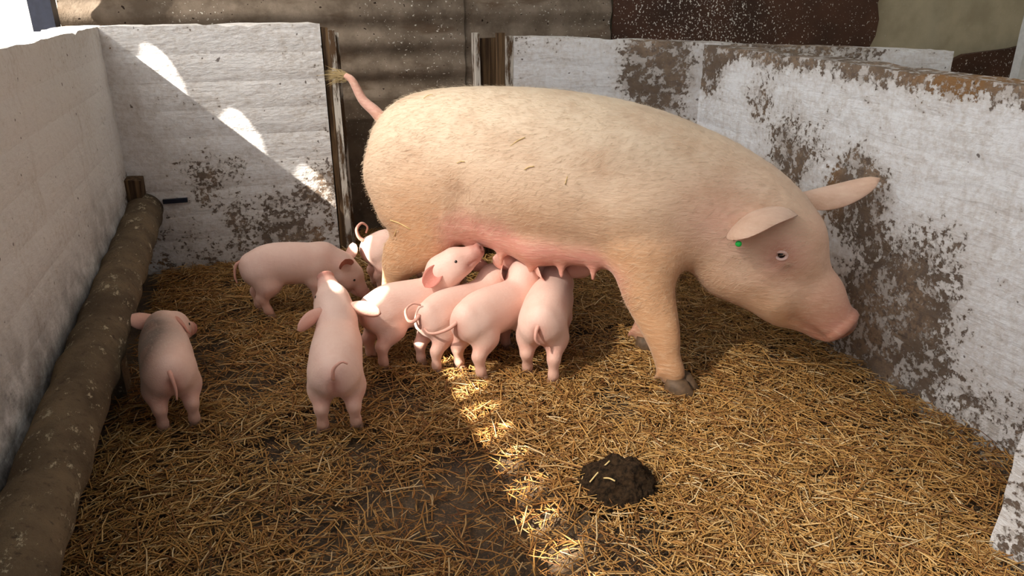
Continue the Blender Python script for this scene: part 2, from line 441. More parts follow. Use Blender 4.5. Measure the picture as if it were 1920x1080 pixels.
def surface(prims, h):
    lo = np.min([np.minimum(p.a, p.b)-p.R*1.02 for p in prims if not p.sub], 0)-3*h
    hi = np.max([np.maximum(p.a, p.b)+p.R*1.02 for p in prims if not p.sub], 0)+3*h
    n = np.ceil((hi-lo)/h).astype(int)+1
    f = np.full(n, .08, np.float32)
    ax = [(lo[i]+h*np.arange(n[i])).astype(np.float32) for i in range(3)]
    for p in prims:
        m = p.R+p.k+2*h
        i0 = np.maximum(((np.minimum(p.a, p.b)-m-lo)/h).astype(int), 0)
        i1 = np.minimum(((np.maximum(p.a, p.b)+m-lo)/h).astype(int)+2, n)
        sl = tuple(slice(i0[i], i1[i]) for i in range(3))
        if isinstance(p, Group):
            d = np.full([q.stop-q.start for q in sl], .08, np.float32)
            for r in p.m:
                mm = r.R+p.k+2*h
                j0 = np.maximum(((np.minimum(r.a, r.b)-mm-lo)/h).astype(int), i0); j1 = np.minimum(((np.maximum(r.a, r.b)+mm-lo)/h).astype(int)+2, i1)
                P = np.stack(np.meshgrid(*[ax[i][j0[i]:j1[i]] for i in range(3)], indexing='ij'), -1)
                ss = tuple(slice(j0[i]-i0[i], j1[i]-i0[i]) for i in range(3))
                d[ss] = np.minimum(d[ss], r.dist(P))
        else:
            P = np.stack(np.meshgrid(*[ax[i][sl[i]] for i in range(3)], indexing='ij'), -1)
            d = p.dist(P).astype(np.float32)
        f[sl] = -smin(-f[sl], d, p.k) if p.sub else smin(f[sl], d, p.k)
    ins = f < 0
    s = ins.astype(np.int8)
    cs = sum(s[a:n[0]-1+a, b:n[1]-1+b, c:n[2]-1+c] for a in (0, 1) for b in (0, 1) for c in (0, 1))
    I = np.argwhere((cs > 0) & (cs < 8))
    ids = -np.ones(n-1, np.int32); ids[tuple(I.T)] = np.arange(len(I))
    acc = np.zeros((len(I), 3)); cnt = np.zeros(len(I))
    cor = [(a, b, c) for a in (0, 1) for b in (0, 1) for c in (0, 1)]
    val = {q: f[tuple((I+np.array(q)).T)] for q in cor}
    for q in cor:
        for axn in range(3):
            if q[axn] == 0:
                r = list(q); r[axn] = 1; r = tuple(r)
                fa, fb = val[q], val[r]; cr = (fa < 0) != (fb < 0)
                tt = np.where(cr, fa/np.where(cr, fa-fb, 1), 0)
                pt = np.repeat(np.array(q, float)[None], len(I), 0); pt[:, axn] += tt
                acc[cr] += pt[cr]; cnt[cr] += 1
    V = lo+(I+acc/cnt[:, None])*h
    quads = []
    for axn in range(3):
        b, c = [(1, 2), (2, 0), (0, 1)][axn]
        lo_s = [slice(None)]*3; hi_s = [slice(None)]*3
        lo_s[axn] = slice(0, -1); hi_s[axn] = slice(1, None)
        A = ins[tuple(lo_s)]; B = ins[tuple(hi_s)]
        for flip, msk in ((False, A & ~B), (True, ~A & B)):
            E = np.argwhere(msk)
            def cell(db, dc):
                q = E.copy(); q[:, b] -= db; q[:, c] -= dc; return ids[tuple(q.T)]
            Q = np.stack([cell(1, 1), cell(0, 1), cell(0, 0), cell(1, 0)], 1)
            quads.append(Q[:, ::-1] if flip else Q)
    Q = np.concatenate(quads)
    # light smoothing
    for it in range(3):
        sm = np.zeros_like(V); ct = np.zeros(len(V))
        for k in range(4):
            np.add.at(sm, Q[:, k], V[Q[:, (k+1) % 4]]); np.add.at(ct, Q[:, k], 1)
            np.add.at(sm, Q[:, k], V[Q[:, (k-1) % 4]]); np.add.at(ct, Q[:, k], 1)
        V = V*.5+.5*sm/ct[:, None]
    # colour by nearest primitives
    W = np.zeros(len(V)); K = np.zeros((len(V), 3))
    sc = max(h*2.2, .006)
    for p in prims:
        if p.col is None: continue
        d = p.dist(V)
        if p.sub: d = np.abs(d)-h*.6
        wt = np.exp(-np.clip(d, -2*sc, None)/sc)*(4 if p.sub else 1)
        W += wt; K += wt[:, None]*np.array(p.col)[None, :3]
    return V, Q, K/np.maximum(W, 1e-12)[:, None]

class Skin:
    """collects mesh pieces with colours into one continuous-looking body"""
    def __init__(s): s.V = []; s.F = []; s.K = []; s.n = 0
    def add(s, V, F, K):
        V = np.asarray(V, float); K = np.asarray(K, float)
        if K.ndim == 1: K = np.repeat(K[None], len(V), 0)
        s.V.append(V); s.K.append(K); s.F += [tuple(int(i)+s.n for i in f) for f in F]; s.n += len(V)
    def build(s, name, mat, parent):
        V = np.concatenate(s.V); K = np.concatenate(s.K)
        me = bpy.data.meshes.new(name); me.from_pydata(V.tolist(), [], s.F); me.update()
        ca = me.color_attributes.new('Col', 'FLOAT_COLOR', 'POINT')
        ca.data.foreach_set('color', np.concatenate([K, np.ones((len(K), 1))], 1).astype(np.float32).ravel())
        return link(name, me, mat, parent, smooth=True)
def ear(base, tip, nrm, width, c_out, c_in, cup=.35, bend=.0, thick=.006, n=12, m=9, root=.55, droop=(0, 0, 0)):
    """leaf-shaped ear from base to tip; nrm points out of its inner (hollow) face"""
    base = np.array(base, float); tip = np.array(tip, float); d = tip-base; L = np.linalg.norm(d); d /= L
    nrm = np.array(nrm, float); nrm -= d*nrm.dot(d); nrm /= np.linalg.norm(nrm); sd = np.cross(nrm, d)
    droop = np.array(droop, float)
    V = []; K = []
    for face in (0, 1):
        for i in range(n):
            u = i/(n-1)
            wd = width*.5*(root+(1-root)*math.sin(min(u/.45, 1)*math.pi/2))*(1-max(0, (u-.42)/.58)**2.0)**.5 if u < 1 else width*.03
            for j in range(m):
                v = j/(m-1)*2-1
                p = base+d*L*u+sd*wd*v+nrm*(cup*wd*(v*v-.5)*(1-u*.5)+bend*L*math.sin(u*math.pi))+droop*u*u
                th = thick*(1-.75*abs(v)**3)*(1-.55*u)
                p = p+(nrm*th*.5 if face == 0 else -nrm*th*.5)
                V.append(p)
                cc = np.array(c_in[:3]) if face == 0 else np.array(c_out[:3])
                K.append(cc)
    F = []
    for i in range(n-1):
        for j in range(m-1):
            a = i*m+j
            F.append((a, a+m, a+m+1, a+1)); b = a+n*m; F.append((b, b+1, b+m+1, b+m))
    off = n*m
    for i in range(n-1):
        for j, fl in ((0, 1), (m-1, 0)):
            a = i*m+j; b = a+m
            F.append((a, a+off, b+off, b) if fl else (a, b, b+off, a+off))
    for j in range(m-1):
        for i, fl in ((0, 0), (n-1, 1)):
            a = i*m+j; b = a+1
            F.append((a, a+off, b+off, b) if fl else (a, b, b+off, a+off))
    return V, F, K
def spline(pts, n):
    P = [np.array(p, float) for p in pts]; P = [2*P[0]-P[1]]+P+[2*P[-1]-P[-2]]; out = []
    S = len(P)-3
    for i in range(n):
        u = i/(n-1)*S; k = min(int(u), S-1); t = u-k; a, b, c, d = P[k:k+4]
        out.append(.5*((2*b)+(c-a)*t+(2*a-5*b+4*c-d)*t*t+(3*b-a-3*c+d)*t**3))
    return out

t = NT('pig_skin')
vc = t.n('ShaderNodeVertexColor', layer_name='Col').outputs[0]
oc = t.n('ShaderNodeTexCoord').outputs['Object']
f1 = t.noise(6, 6, .65, vec=oc, stretch=(1, 1, 1.6)); f2 = t.noise(1, 5, .65, vec=oc, stretch=(26, 60, 110))
c = t.mix(t.math('MULTIPLY', t.step(f1, .42, .72), .38), vc, rgb(176, 122, 80))
c = t.mix(t.math('MULTIPLY', t.step(f2, .45, .75), .22), c, rgb(246, 226, 196))
t.bump(f2, .006, .6)
t.b.inputs['Sheen Weight'].default_value = .25; t.b.inputs['Sheen Roughness'].default_value = .4
t.b.inputs['Sheen Tint'].default_value = (1, .93, .82, 1)
M['sow'] = t.out(c, .62, .3)
t = NT('piglet_skin')
vc = t.n('ShaderNodeVertexColor', layer_name='Col').outputs[0]
oc = t.n('ShaderNodeTexCoord').outputs['Object']
f1 = t.noise(14, 4, .6, vec=oc); f2 = t.noise(1, 4, .6, vec=oc, stretch=(70, 160, 200))
c = t.mix(t.math('MULTIPLY', t.step(f1, .4, .7), .18), vc, rgb(214, 150, 128))
c = t.mix(t.math('MULTIPLY', t.step(f2, .5, .75), .15), c, rgb(250, 226, 206))
t.bump(t.math('ADD', f2, t.noise(1, 3, .5, vec=oc, stretch=(60, 12, 12))), .002, .5)
t.b.inputs['Sheen Weight'].default_value = .2; t.b.inputs['Sheen Tint'].default_value = (1, .93, .85, 1)
M['piglet'] = t.out(c, .55, .35)
M['eye'] = plain('eye_dark', rgb(30, 20, 16), .15, .2, spec=.6)
M['hoof'] = plain('hoof_horn', rgb(104, 80, 58), .6, .4, 60)
M['hoof_pale'] = plain('piglet_hoof_horn', rgb(150, 112, 88), .6, .35, 60)

def hoof_mesh(s):
    """two claws, x forward"""
    bm = bmesh.new()
    for sg in (-1, 1):
        ring = []
        for (z, fx, bx, hw) in ((0, .030, -.018, .013), (.012, .026, -.017, .012), (.028, .014, -.015, .010)):
            r = []
            for k in range(10):
                a = 2*math.pi*k/10; cx = (fx+bx)/2; rx = (fx-bx)/2
                r.append(bm.verts.new(Vector((cx+rx*math.cos(a), sg*(.0125)+hw*math.sin(a)-sg*.002*math.cos(a), z))*s))
            ring.append(r)
        for q in range(2):
            for k in range(10): bm.faces.new((ring[q][k], ring[q][(k+1) % 10], ring[q+1][(k+1) % 10], ring[q+1][k]))
        bm.faces.new(ring[0][::-1]); bm.faces.new(ring[2])
    me = bpy.data.meshes.new('hoof'); bm.to_mesh(me); bm.free()
    me.polygons.foreach_set('use_smooth', np.ones(len(me.polygons), dtype=bool)); return me
def ball_mesh(r, name='eye'):
    bm = bmesh.new(); bmesh.ops.create_uvsphere(bm, u_segments=14, v_segments=10, radius=r)
    me = bpy.data.meshes.new(name); bm.to_mesh(me); bm.free()
    me.polygons.foreach_set('use_smooth', np.ones(len(me.polygons), dtype=bool)); return me

# ------------------------------------------------------------------ the sow
def build_sow():
    root = empty('sow', (.455, 2.95, 0), math.radians(-41.3), 'large cream coloured sow standing over her suckling piglets', 'pig')
    cr = np.array(rgb(230, 200, 172)[:3]); pk = np.array(rgb(214, 144, 130)[:3]); lg = np.array(rgb(208, 160, 120)[:3])
    fc = np.array(rgb(228, 186, 158)[:3]); sn = np.array(rgb(216, 152, 130)[:3]); dk = np.array(rgb(120, 70, 56)[:3])
    P = []
    def chain(js, k, col): P.append(Group(js, col, k))
    # trunk
    prof = [(-.005, .85, .54, .115), (.115, .93, .47, .185), (.33, .962, .415, .222), (.6, .966, .38, .24), (.85, .94, .385, .222), (1.04, .885, .39, .19), (1.2, .80, .36, .155), (1.33, .70, .31, .135)]
    P.append(Group([((x, 0, (tp+bt)/2), (wd, (tp-bt)/2)) for x, tp, bt, wd in prof], cr, .05, 36))
    # hams, shoulders
    for s in (-1, 1):
        P.append(Prim((.07, s*.09, .67), (.14, s*.115, .56), (.12, .17), (.10, .16), cr, .07, up=(1, 0, 0)))
        P.append(Prim((.96, s*.11, .60), (1.0, s*.125, .44), (.10, .14), (.075, .10), cr, .08, up=(1, 0, 0)))
    for s in (-1, 1): P.append(Prim((.36, s*.235, .60), (.33, s*.20, .44), .012, .016, cr, .06, sub=True))   # flank fold
    # udder and teats
    for s in (-1, 1):
        P.append(Prim((.36, s*.085, .455), (.60, s*.09, .42), (.07, .06), (.08, .065), pk, .06))
        P.append(Prim((.60, s*.09, .42), (.92, s*.08, .425), (.08, .065), (.06, .05), pk, .06))
        for i in range(6):
            x = .36+i*.115
            zb = .392-.042*math.sin(max(0, min(1, (x-.3)/.7))*math.pi)
            P.append(Prim((x, s*.125, zb+.04), (x+.005, s*.14, zb-.022), .017, .009, np.array(rgb(226, 160, 146)[:3]), .022))
    # legs
    def leg(js, k=.035, col=lg):
        P.append(Group(js, col, k, up=(1, 0, 0)))
    leg([((.15, -.12, .60), (.10, .18)), ((.175, -.145, .48), (.088, .16)), ((.14, -.155, .37), (.066, .11)), ((.065, -.155, .28), (.050, .060))], .06)
    leg([((.06, -.155, .33), (.046, .056)), ((.042, -.155, .25), (.043, .052)), ((.012, -.150, .12), (.038, .042)), ((.012, -.150, .06), (.040, .042)), ((.018, -.150, .045), .036)])
    leg([((.15, .12, .56), (.09, .15)), ((.17, .13, .42), (.07, .10)), ((.14, .13, .30), (.05, .055))], .05)
    leg([((.14, .13, .30), (.042, .047)), ((.165, .13, .12), .036), ((.175, .13, .06), .038), ((.18, .13, .045), .034)])
    leg([((1.0, -.14, .46), (.085, .11)), ((1.02, -.165, .34), (.070, .090)), ((1.08, -.185, .20), (.052, .062)), ((1.105, -.195, .12), (.041, .046)), ((1.125, -.20, .065), (.042, .045)), ((1.135, -.20, .048), (.036, .038))], .04)
    leg([((.98, .11, .44), (.075, .10)), ((.985, .11, .33), (.06, .075)), ((.985, .095, .20), (.046, .05)), ((.965, .09, .11), .038), ((.96, .088, .06), .040), ((.965, .088, .048), .036)], .04)
    for (x, y) in ((-.012, -.16), (.14, .12), (1.10, -.215), (.93, .08)):   # dew claws
        for dy in (-.018, .018): P.append(Prim((x, y+dy, .07), (x-.018, y+dy, .045), .012, .008, np.array(rgb(130, 96, 70)[:3]), .012))
    # head
    P.append(Prim((1.30, 0, .53), (1.45, 0, .49), (.13, .165), (.115, .13), fc, .06))
    P.append(Prim((1.44, 0, .46), (1.56, 0, .33), (.105, .115), (.075, .082), fc, .05))
    P.append(Prim((1.56, 0, .33), (1.632, 0, .245), (.072, .08), (.062, .066), sn, .035))
    P.append(Prim((1.28, 0, .40), (1.44, 0, .31), (.125, .125), (.10, .105), fc, .05))
    P.append(Prim((1.44, 0, .31), (1.575, 0, .225), (.09, .095), (.052, .05), fc, .04))
    for s in (-1, 1):
        P.append(Prim((1.36, s*.06, .40), (1.42, s*.065, .34), (.07, .09), (.055, .07), fc, .05))      # cheek
        P.append(Prim((1.395, s*.095, .525), (1.44, s*.09, .505), .028, .022, fc, .03))                # brow
    dsn = np.array((.78, 0, -.62))
    P.append(Prim(np.array((1.640, 0, .238)), np.array((1.640, 0, .238))+dsn*.020, (.076, .073), (.074, .070), sn, .010, cap=.008))
    for s in (-1, 1):
        q = np.array((1.640, s*.027, .240))+dsn*.026
        P.append(Prim(q, q+dsn*.02, (.014, .020), (.014, .020), dk, .008, sub=True))
        P.append(Prim((1.600, s*.050, .200), (1.49, s*.092, .262), .011, .011, np.array(rgb(176, 110, 86)[:3]), .012, sub=True))  # mouth
        P.append(Prim((1.412, s*.128, .492), (1.418, s*.128, .490), (.016, .012), (.016, .012), np.array(rgb(190, 130, 120)[:3]), .01, sub=True))
    V, Q, K = surface(P, .0075)
    V[:, 0] -= .036*np.clip((V[:, 0]-1.40)/.2, 0, 1)
    V[:, 2] += .018*np.clip((V[:, 0]-1.12)/.22, 0, 1)
    # belly pink, soiled legs (its own colouring), then painted top light
    x, y, z = V.T
    line = .575-.115*np.clip((x-.34)/.55, 0, 1)+.008*np.sin(x*40)+.012*np.sin(x*17)
    wgt = np.clip((line-z)/.07, 0, 1)*np.clip((x-.22)/.08, 0, 1)*np.clip((1.0-x)/.08, 0, 1)
    wgt = wgt*.8
    K = K*(1-wgt[:, None])+pk*wgt[:, None]
    top_light = np.clip((z-.72)/.25, 0, 1)*np.clip((1.35-x)/.2, 0, 1)  # back painted paler, as lit from above
    K = K*(1-.45*top_light[:, None])+np.array(rgb(236, 220, 192)[:3])*.45*top_light[:, None]
    low_shade = np.clip((.80-z)/.35, 0, 1)*np.clip((1.30-x)/.15, 0, 1)*.75*(1-wgt)  # shade painted into the coat, browner down the sides
    low_shade = low_shade*(.7+.3*np.sin(x*11+z*7)*np.sin(z*13-x*5))
    K = K*(1-low_shade[:, None])+np.array(rgb(208, 156, 114)[:3])*low_shade[:, None]
    nk = np.exp(-((x-1.22)/.12)**2-((z-.60)/.12)**2)*.5+np.exp(-((x-1.43)/.06)**2-((z-.50)/.07)**2)*.6   # pink skin behind the ear and round the eye
    K = K*(1-nk[:, None])+np.array(rgb(226, 168, 152)[:3])*nk[:, None]
    jw = np.clip((.42-z)/.15, 0, 1)*np.clip((x-1.15)/.1, 0, 1)*np.clip((1.52-x)/.08, 0, 1)*.5
    K = K*(1-jw[:, None])+np.array(rgb(214, 164, 108)[:3])*jw[:, None]
    er = np.exp(-((x-1.435)/.018)**2-((z-.475)/.016)**2-((y+.105)/.04)**2)*.7          # dark tear stain
    K = K*(1-er[:, None])+np.array(rgb(110, 84, 60)[:3])*er[:, None]
    mud = np.clip((.20-z)/.16, 0, 1)*.45
    K = K*(1-mud[:, None])+np.array(rgb(150, 112, 78)[:3])*mud[:, None]
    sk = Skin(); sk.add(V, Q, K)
    ei = rgb(214, 150, 132); eo = rgb(228, 190, 166)
    sk.add(*ear((1.395, -.075, .635), (1.285, -.27, .585), (.22, -.30, -1), .17, eo, ei, cup=.55, bend=-.10, thick=.014, n=16, m=11, root=.6))
    sk.add(*ear((1.43, .07, .645), (1.655, .20, .675), (.1, .75, -.75), .095, eo, ei, cup=.5, bend=.06, thick=.014, n=16, m=11, root=.6, droop=(0, 0, .035)))
    tp = spline([(-.06, 0, .80), (-.105, 0, .845), (-.155, 0, .885), (-.195, .0, .955), (-.225, .0, .975)], 22)
    TV, TF = tube(tp, [.026-.015*i/21 for i in range(22)], 12)
    sk.add(TV, TF, np.array(rgb(206, 156, 140)[:3]))
    tuft = []
    body = sk.build('body', M['sow'], root)
    me = body.data; nv = len(V); N = 60000
    no = np.empty(len(me.vertices)*3, np.float32); me.vertex_normals.foreach_get('vector', no); no = no.reshape(-1, 3)[:nv]
    pick = rng.integers(0, nv, N); p = V[pick]; nn = no[pick]
    keep = (p[:, 2] > .28) & (p[:, 0] < 1.52) & ~((p[:, 2] < .47) & (p[:, 0] > .3) & (p[:, 0] < .95))
    p = p[keep]; nn = nn[keep]; n_ = len(p)
    p = p+rng.normal(0, .004, p.shape)
    flow = np.stack([-np.ones(n_), np.zeros(n_), -.55*np.clip(np.abs(p[:, 1])/.15, 0, 1)], 1)+rng.normal(0, .22, (n_, 3))
    flow += .5*np.stack([np.sin(p[:, 0]*9+p[:, 2]*7), np.zeros(n_), np.cos(p[:, 0]*7-p[:, 2]*11)], 1)*.5
    flow -= nn*(flow*nn).sum(1)[:, None]; flow /= np.linalg.norm(flow, axis=1)[:, None]
    Lh = rng.uniform(.012, .026, n_)[:, None]; sdv = np.cross(nn, flow)*.00042
    q0 = p-nn*.002; q1 = p+flow*Lh*.55+nn*Lh*.14; q2 = p+flow*Lh+nn*Lh*.12
    HV = np.stack([q0-sdv, q0+sdv, q1+sdv, q1-sdv, q2], 1).reshape(-1, 3)
    b0 = np.arange(n_)*5
    HF = [(int(i), int(i)+1, int(i)+2, int(i)+3) for i in b0]+[(int(i)+3, int(i)+2, int(i)+4) for i in b0]
    ho = obj('bristles', HV.tolist(), HF, M['hair'], root, kind='stuff')
    kc = K[pick][keep]*.55+np.array(rgb(240, 218, 184)[:3])*.35
    ca = ho.data.color_attributes.new('Col', 'FLOAT_COLOR', 'POINT')
    ca.data.foreach_set('color', np.concatenate([np.repeat(kc, 5, 0), np.ones((n_*5, 1))], 1).astype(np.float32).ravel())
    # bristle tuft at the tail tip
    V = []; F = []
    for i in range(150):
        a = np.array((-.205-random.random()*.03, random.gauss(0, .004), .965+random.gauss(0, .006)))
        d = np.array((-.10, random.gauss(0, .022), .0+random.gauss(0, .02)))*random.uniform(.5, 1.05)
        b = a+d*.5+np.array((0, 0, .008)); e = a+d
        k = len(V); V += [a+(0, 0, .0012), a-(0, 0, .0012), b+(0, 0, .001), b-(0, 0, .001), e]
        F += [(k, k+1, k+3, k+2), (k+2, k+3, k+4)]
    obj('tail_tuft', V, F, M['tuft'], root)
    em = ball_mesh(.0145); em.materials.append(M['eye'])
    for s in (-1, 1):
        e = link('eye', em, None, root); e.location = (1.412, s*.114, .510)
    hm = hoof_mesh(2.3); hm.materials.append(M['hoof'])
    for (x, y, rz) in ((.030, -.150, .1), (.19, .13, 0), (1.155, -.20, -.1), (.975, .088, .15)):
        h = link('hoof', hm, None, root); h.location = (x, y, -.012); h.rotation_euler = (0, 0, rz)
    for s in (-1, 1):                                        # lids round the eyes
        ring = [(1.412+.017*math.cos(a), s*(.1285-.003*math.cos(2*a)), .510+.013*math.sin(a)) for a in np.linspace(0, 2*math.pi, 25)]
        LV, LF = tube(ring, [.0052]*25, 8, cap=False)
        obj('eyelid', LV, LF, M['lid'], root, smooth=True)
    eb = ball_mesh(.012, 'ear_tag'); eb.materials.append(M['tag'])
    e = link('ear_tag', eb, None, root); e.location = (1.298, -.258, .572); e.scale = (.8, .5, .8); e['label'] = 'small round green ear tag'
    root.scale = (1.045, 1, 1)
    return root
t = NT('pale_bristle'); M['hair'] = t.out(t.n('ShaderNodeVertexColor', layer_name='Col').outputs[0], .6, .3)
M['tuft'] = plain('tail_bristle', rgb(176, 152, 108), .7, .3)
M['lid'] = plain('eyelid_skin', rgb(238, 204, 194), .5, .1)
M['tag'] = plain('green_plastic', rgb(40, 190, 80), .4, .1)
sow = build_sow()

# ------------------------------------------------------------------ piglets
EYE_S = ball_mesh(.0062); EYE_S.materials.append(M['eye'])
HOOF_S = hoof_mesh(.85); HOOF_S.materials.append(M['hoof_pale'])
def rotm(yw, pt, rl=0):
    return np.array(Matrix.Rotation(yw, 3, 'Z') @ Matrix.Rotation(-pt, 3, 'Y') @ Matrix.Rotation(rl, 3, 'X'))
def build_piglet(loc, rz, label, scale=1.0, neck=(.075, 0, .03), head_yaw=0, head_pitch=0, head_roll=0, legs=((0, 0), (0, 0), (0, 0), (0, 0)),
                 tail=None, bend=0.0, ears=((-.4, 1, .1), (-.4, 1, .1)), ear_len=.075, hunch=0.0, dark_flank=None, tail_r=.0075, hs=1.10, slim=1.0):
    """legs: (dx, dy) for rear left, rear right, front left, front right; x forward, y left; neck = vector from withers to head"""
    root = empty('piglet', loc, rz, label, 'piglet', 'piglets around the sow')
    sk_c = np.array(rgb(236, 198, 182)[:3]); pk = np.array(rgb(224, 156, 138)[:3]); lc = np.array(rgb(228, 180, 160)[:3]); sn = np.array(rgb(214, 140, 124)[:3])
    dk = np.array(rgb(110, 60, 50)[:3])
    P = []
    B = lambda x: bend*max(0, x-.02)**1.5*4            # sideways bend of the spine
    tr = [((-.012, 0, .190), (.062, .070)), ((.05, 0, .192+hunch), (.077, .083)), ((.13, B(.13), .186+hunch), (.080, .086)), ((.21, B(.21), .187), (.074, .080)), ((.262, B(.262), .192), (.060, .066))]
    tr = [(p, (r[0]*slim, r[1])) for p, r in tr]
    P.append(Group(tr, sk_c, .025, 20))
    w0 = np.array((.245, B(.245), .198)); hc = w0+np.array(neck, float)
    P.append(Prim(w0, hc, (.058, .064), (.047, .050), sk_c, .03))
    hoofs = []
    for i, s in enumerate((1, -1)):
        dx, dy = legs[i]; y = s*.045
        P.append(Prim((.015, s*.030*slim, .175), (.03, s*.046*slim, .125), (.046*slim, .056), (.038*slim, .044), sk_c, .03, up=(1, 0, 0)))
        P.append(Prim((.03, s*.046, .125), (-.012+dx*.5, y+dy*.5, .078), (.034, .040), (.020, .022), lc, .025, up=(1, 0, 0)))
        P.append(Prim((-.012+dx*.5, y+dy*.5, .078), (-.002+dx*.9, y+dy*.9, .022), (.0185, .020), (.0150, .0155), lc, .016))
        P.append(Prim((-.002+dx*.9, y+dy*.9, .022), (.006+dx, y+dy, .004), .0165, .0145, lc, .012))
        hoofs.append((.004+dx, y+dy))
    for i, s in enumerate((1, -1)):
        dx, dy = legs[2+i]; y = B(.22)+s*.043
        P.append(Prim((.22, B(.22)+s*.034, .165), (.215, y, .115), (.036, .048), (.028, .034), sk_c, .03, up=(1, 0, 0)))
        P.append(Prim((.215, y, .115), (.220+dx*.5, y+dy*.5, .062), (.026, .030), (.0185, .020), lc, .022, up=(1, 0, 0)))
        P.append(Prim((.220+dx*.5, y+dy*.5, .062), (.220+dx*.95, y+dy, .020), .0175, .015, lc, .014))
        P.append(Prim((.220+dx*.95, y+dy, .020), (.228+dx, y+dy, .004), .0165, .0145, lc, .012))
        hoofs.append((.226+dx, y+dy))
    R = rotm(head_yaw, head_pitch, head_roll)
    X = lambda v: hc+R@(np.array(v, float)*hs)
    up = R@np.array((0, 0, 1.))
    H = lambda a, b, ra, rb, col, k, **kw: P.append(Prim(X(a), X(b), np.array(ra)*hs if hasattr(ra, '__len__') else ra*hs, np.array(rb)*hs if hasattr(rb, '__len__') else rb*hs, col, k, up=up, **kw))
    H((-.01, 0, .004), (.045, 0, .004), (.050, .050), (.043, .043), sk_c, .03)
    H((.045, 0, .0), (.095, 0, -.012), (.039, .040), (.0275, .029), sk_c, .025)
    H((.095, 0, -.012), (.125, 0, -.016), (.026, .027), (.0225, .0225), sn, .014)
    H((.0, 0, -.026), (.06, 0, -.030), (.040, .032), (.030, .024), sk_c, .025)
    H((.06, 0, -.030), (.108, 0, -.034), (.026, .020), (.016, .012), sk_c, .015)
    H((.128, 0, -.015), (.136, 0, -.016), (.0245, .0235), (.024, .023), sn, .005, cap=.004)
    for s in (-1, 1):
        H((.02, s*.026, -.016), (.05, s*.024, -.020), .028, .022, sk_c, .02)
        H((.139, s*.0085, -.014), (.146, s*.0085, -.014), (.0042, .006), (.0042, .006), dk, .003, sub=True)
        H((.108, s*.020, -.032), (.07, s*.033, -.024), .0025, .0025, np.array(rgb(170, 100, 84)[:3]), .004, sub=True)
    P.append(Prim((-.088, 0, .178), (-.055, 0, .105), (.006, .012), (.010, .014), np.array(rgb(196, 128, 112)[:3]), .022, sub=True))
    V, Q, K = surface(P, .0042)
    x, y, z = V.T
    bel = np.clip((.135-z)/.04, 0, 1)*np.clip((z-.09)/.02, 0, 1)
    K = K*(1-.5*bel[:, None])+pk*.5*bel[:, None]
    mud = np.clip((.045-z)/.04, 0, 1)*.4
    K = K*(1-mud[:, None])+np.array(rgb(150, 106, 78)[:3])*mud[:, None]
    # groove colour under the tail
    gv = np.exp(-(y/.007)**2)*np.clip((-.045-x)/.02, 0, 1)*np.clip((.21-z)/.02, 0, 1)*np.clip((z-.13)/.03, 0, 1)*.5
    K = K*(1-gv[:, None])+np.array(rgb(176, 104, 88)[:3])*gv[:, None]
    if dark_flank:  # dark grey patch round a given spot on the coat
        (cx, cy, cz, r, amt) = dark_flank
        dd = np.clip(1-np.sqrt((x-cx)**2*.35+(y-cy)**2+(z-cz)**2)/r, 0, 1)
        dd = np.clip(dd*2.2, 0, 1)*amt
        K = K*(1-dd[:, None])+np.array(rgb(66, 54, 46)[:3])*dd[:, None]
    sk = Skin(); sk.add(V, Q, K)
    for s, e in ((1, ears[0]), (-1, ears[1])):
        b = np.array((.0, s*.036, .026)); d = np.array((e[0], s*e[1], e[2]), float); d /= np.linalg.norm(d)
        nr = np.array(e[3:6], float) if len(e) > 3 else np.array((.9, s*.2, -.35))
        sk.add(*ear(X(b), X(b+d*ear_len), R@nr, .064, rgb(232, 178, 160), rgb(216, 132, 116), cup=.55, bend=.03, thick=.006, root=.62))
    tp = tail or [(-.062, 0, .215), (-.085, .0, .20), (-.095, .004, .17), (-.088, .006, .145)]
    tp = spline(tp, 20)
    TV, TF = tube(tp, [tail_r*(1-.62*i/19) for i in range(20)], 9)
    sk.add(TV, TF, np.array(rgb(226, 166, 148)[:3]))
    sk.build('body', M['piglet'], root)
    for s in (-1, 1):
        e = link('eye', EYE_S, None, root); e.location = X((.058, s*.0405, .010))
    for (hx, hy) in hoofs:
        h = link('hoof', HOOF_S, None, root); h.location = (hx, hy, -.014)
    root.scale = (scale,)*3
    return root
D = math.radians
build_piglet((-.405, 2.27, 0), D(100), 'piglet with a dark grey flank walking close beside the thick guard rail', 1.02, neck=(.085, -.012, -.002), head_yaw=D(-38), head_pitch=D(-18),
             legs=((.0, .0), (-.01, .0), (.02, 0), (-.02, 0)), tail=[(-.062, 0, .222), (-.078, -.004, .205), (-.085, -.008, .17), (-.084, -.006, .135)],
             ears=((-.9, .4, .0), (-.45, .9, -.35, .5, -.5, .5)), ear_len=.085, dark_flank=(.16, .075, .235, .15, .9))
build_piglet((.083, 2.105, 0), D(83), 'piglet in the shade standing alone with its snout raised high', 1.05, hs=1.22, ear_len=.082, neck=(.045, .0, .048), head_yaw=D(14), head_pitch=D(38),
             legs=((.0, .004), (.0, -.004), (.0, 0), (.0, -.01)), tail=[(-.06, 0, .20), (-.078, .0, .215), (-.082, -.006, .245), (-.08, -.028, .262), (-.08, -.045, .255)],
             ears=((-.5, 1, -.1), (-.5, 1, .1)))
build_piglet((-.145, 3.13, 0), D(4), 'piglet in side view rooting head down in straw near the back wall', 1.06, neck=(.08, -.01, -.045), head_yaw=D(-15), head_pitch=D(-48),
             legs=((-.015, 0), (.02, 0), (.035, 0), (-.01, 0)), tail=[(-.062, 0, .225), (-.082, 0, .21), (-.09, -.004, .17), (-.085, -.004, .14)],
             ears=((-.35, .8, .7), (-.45, .85, .55)), hunch=.008)
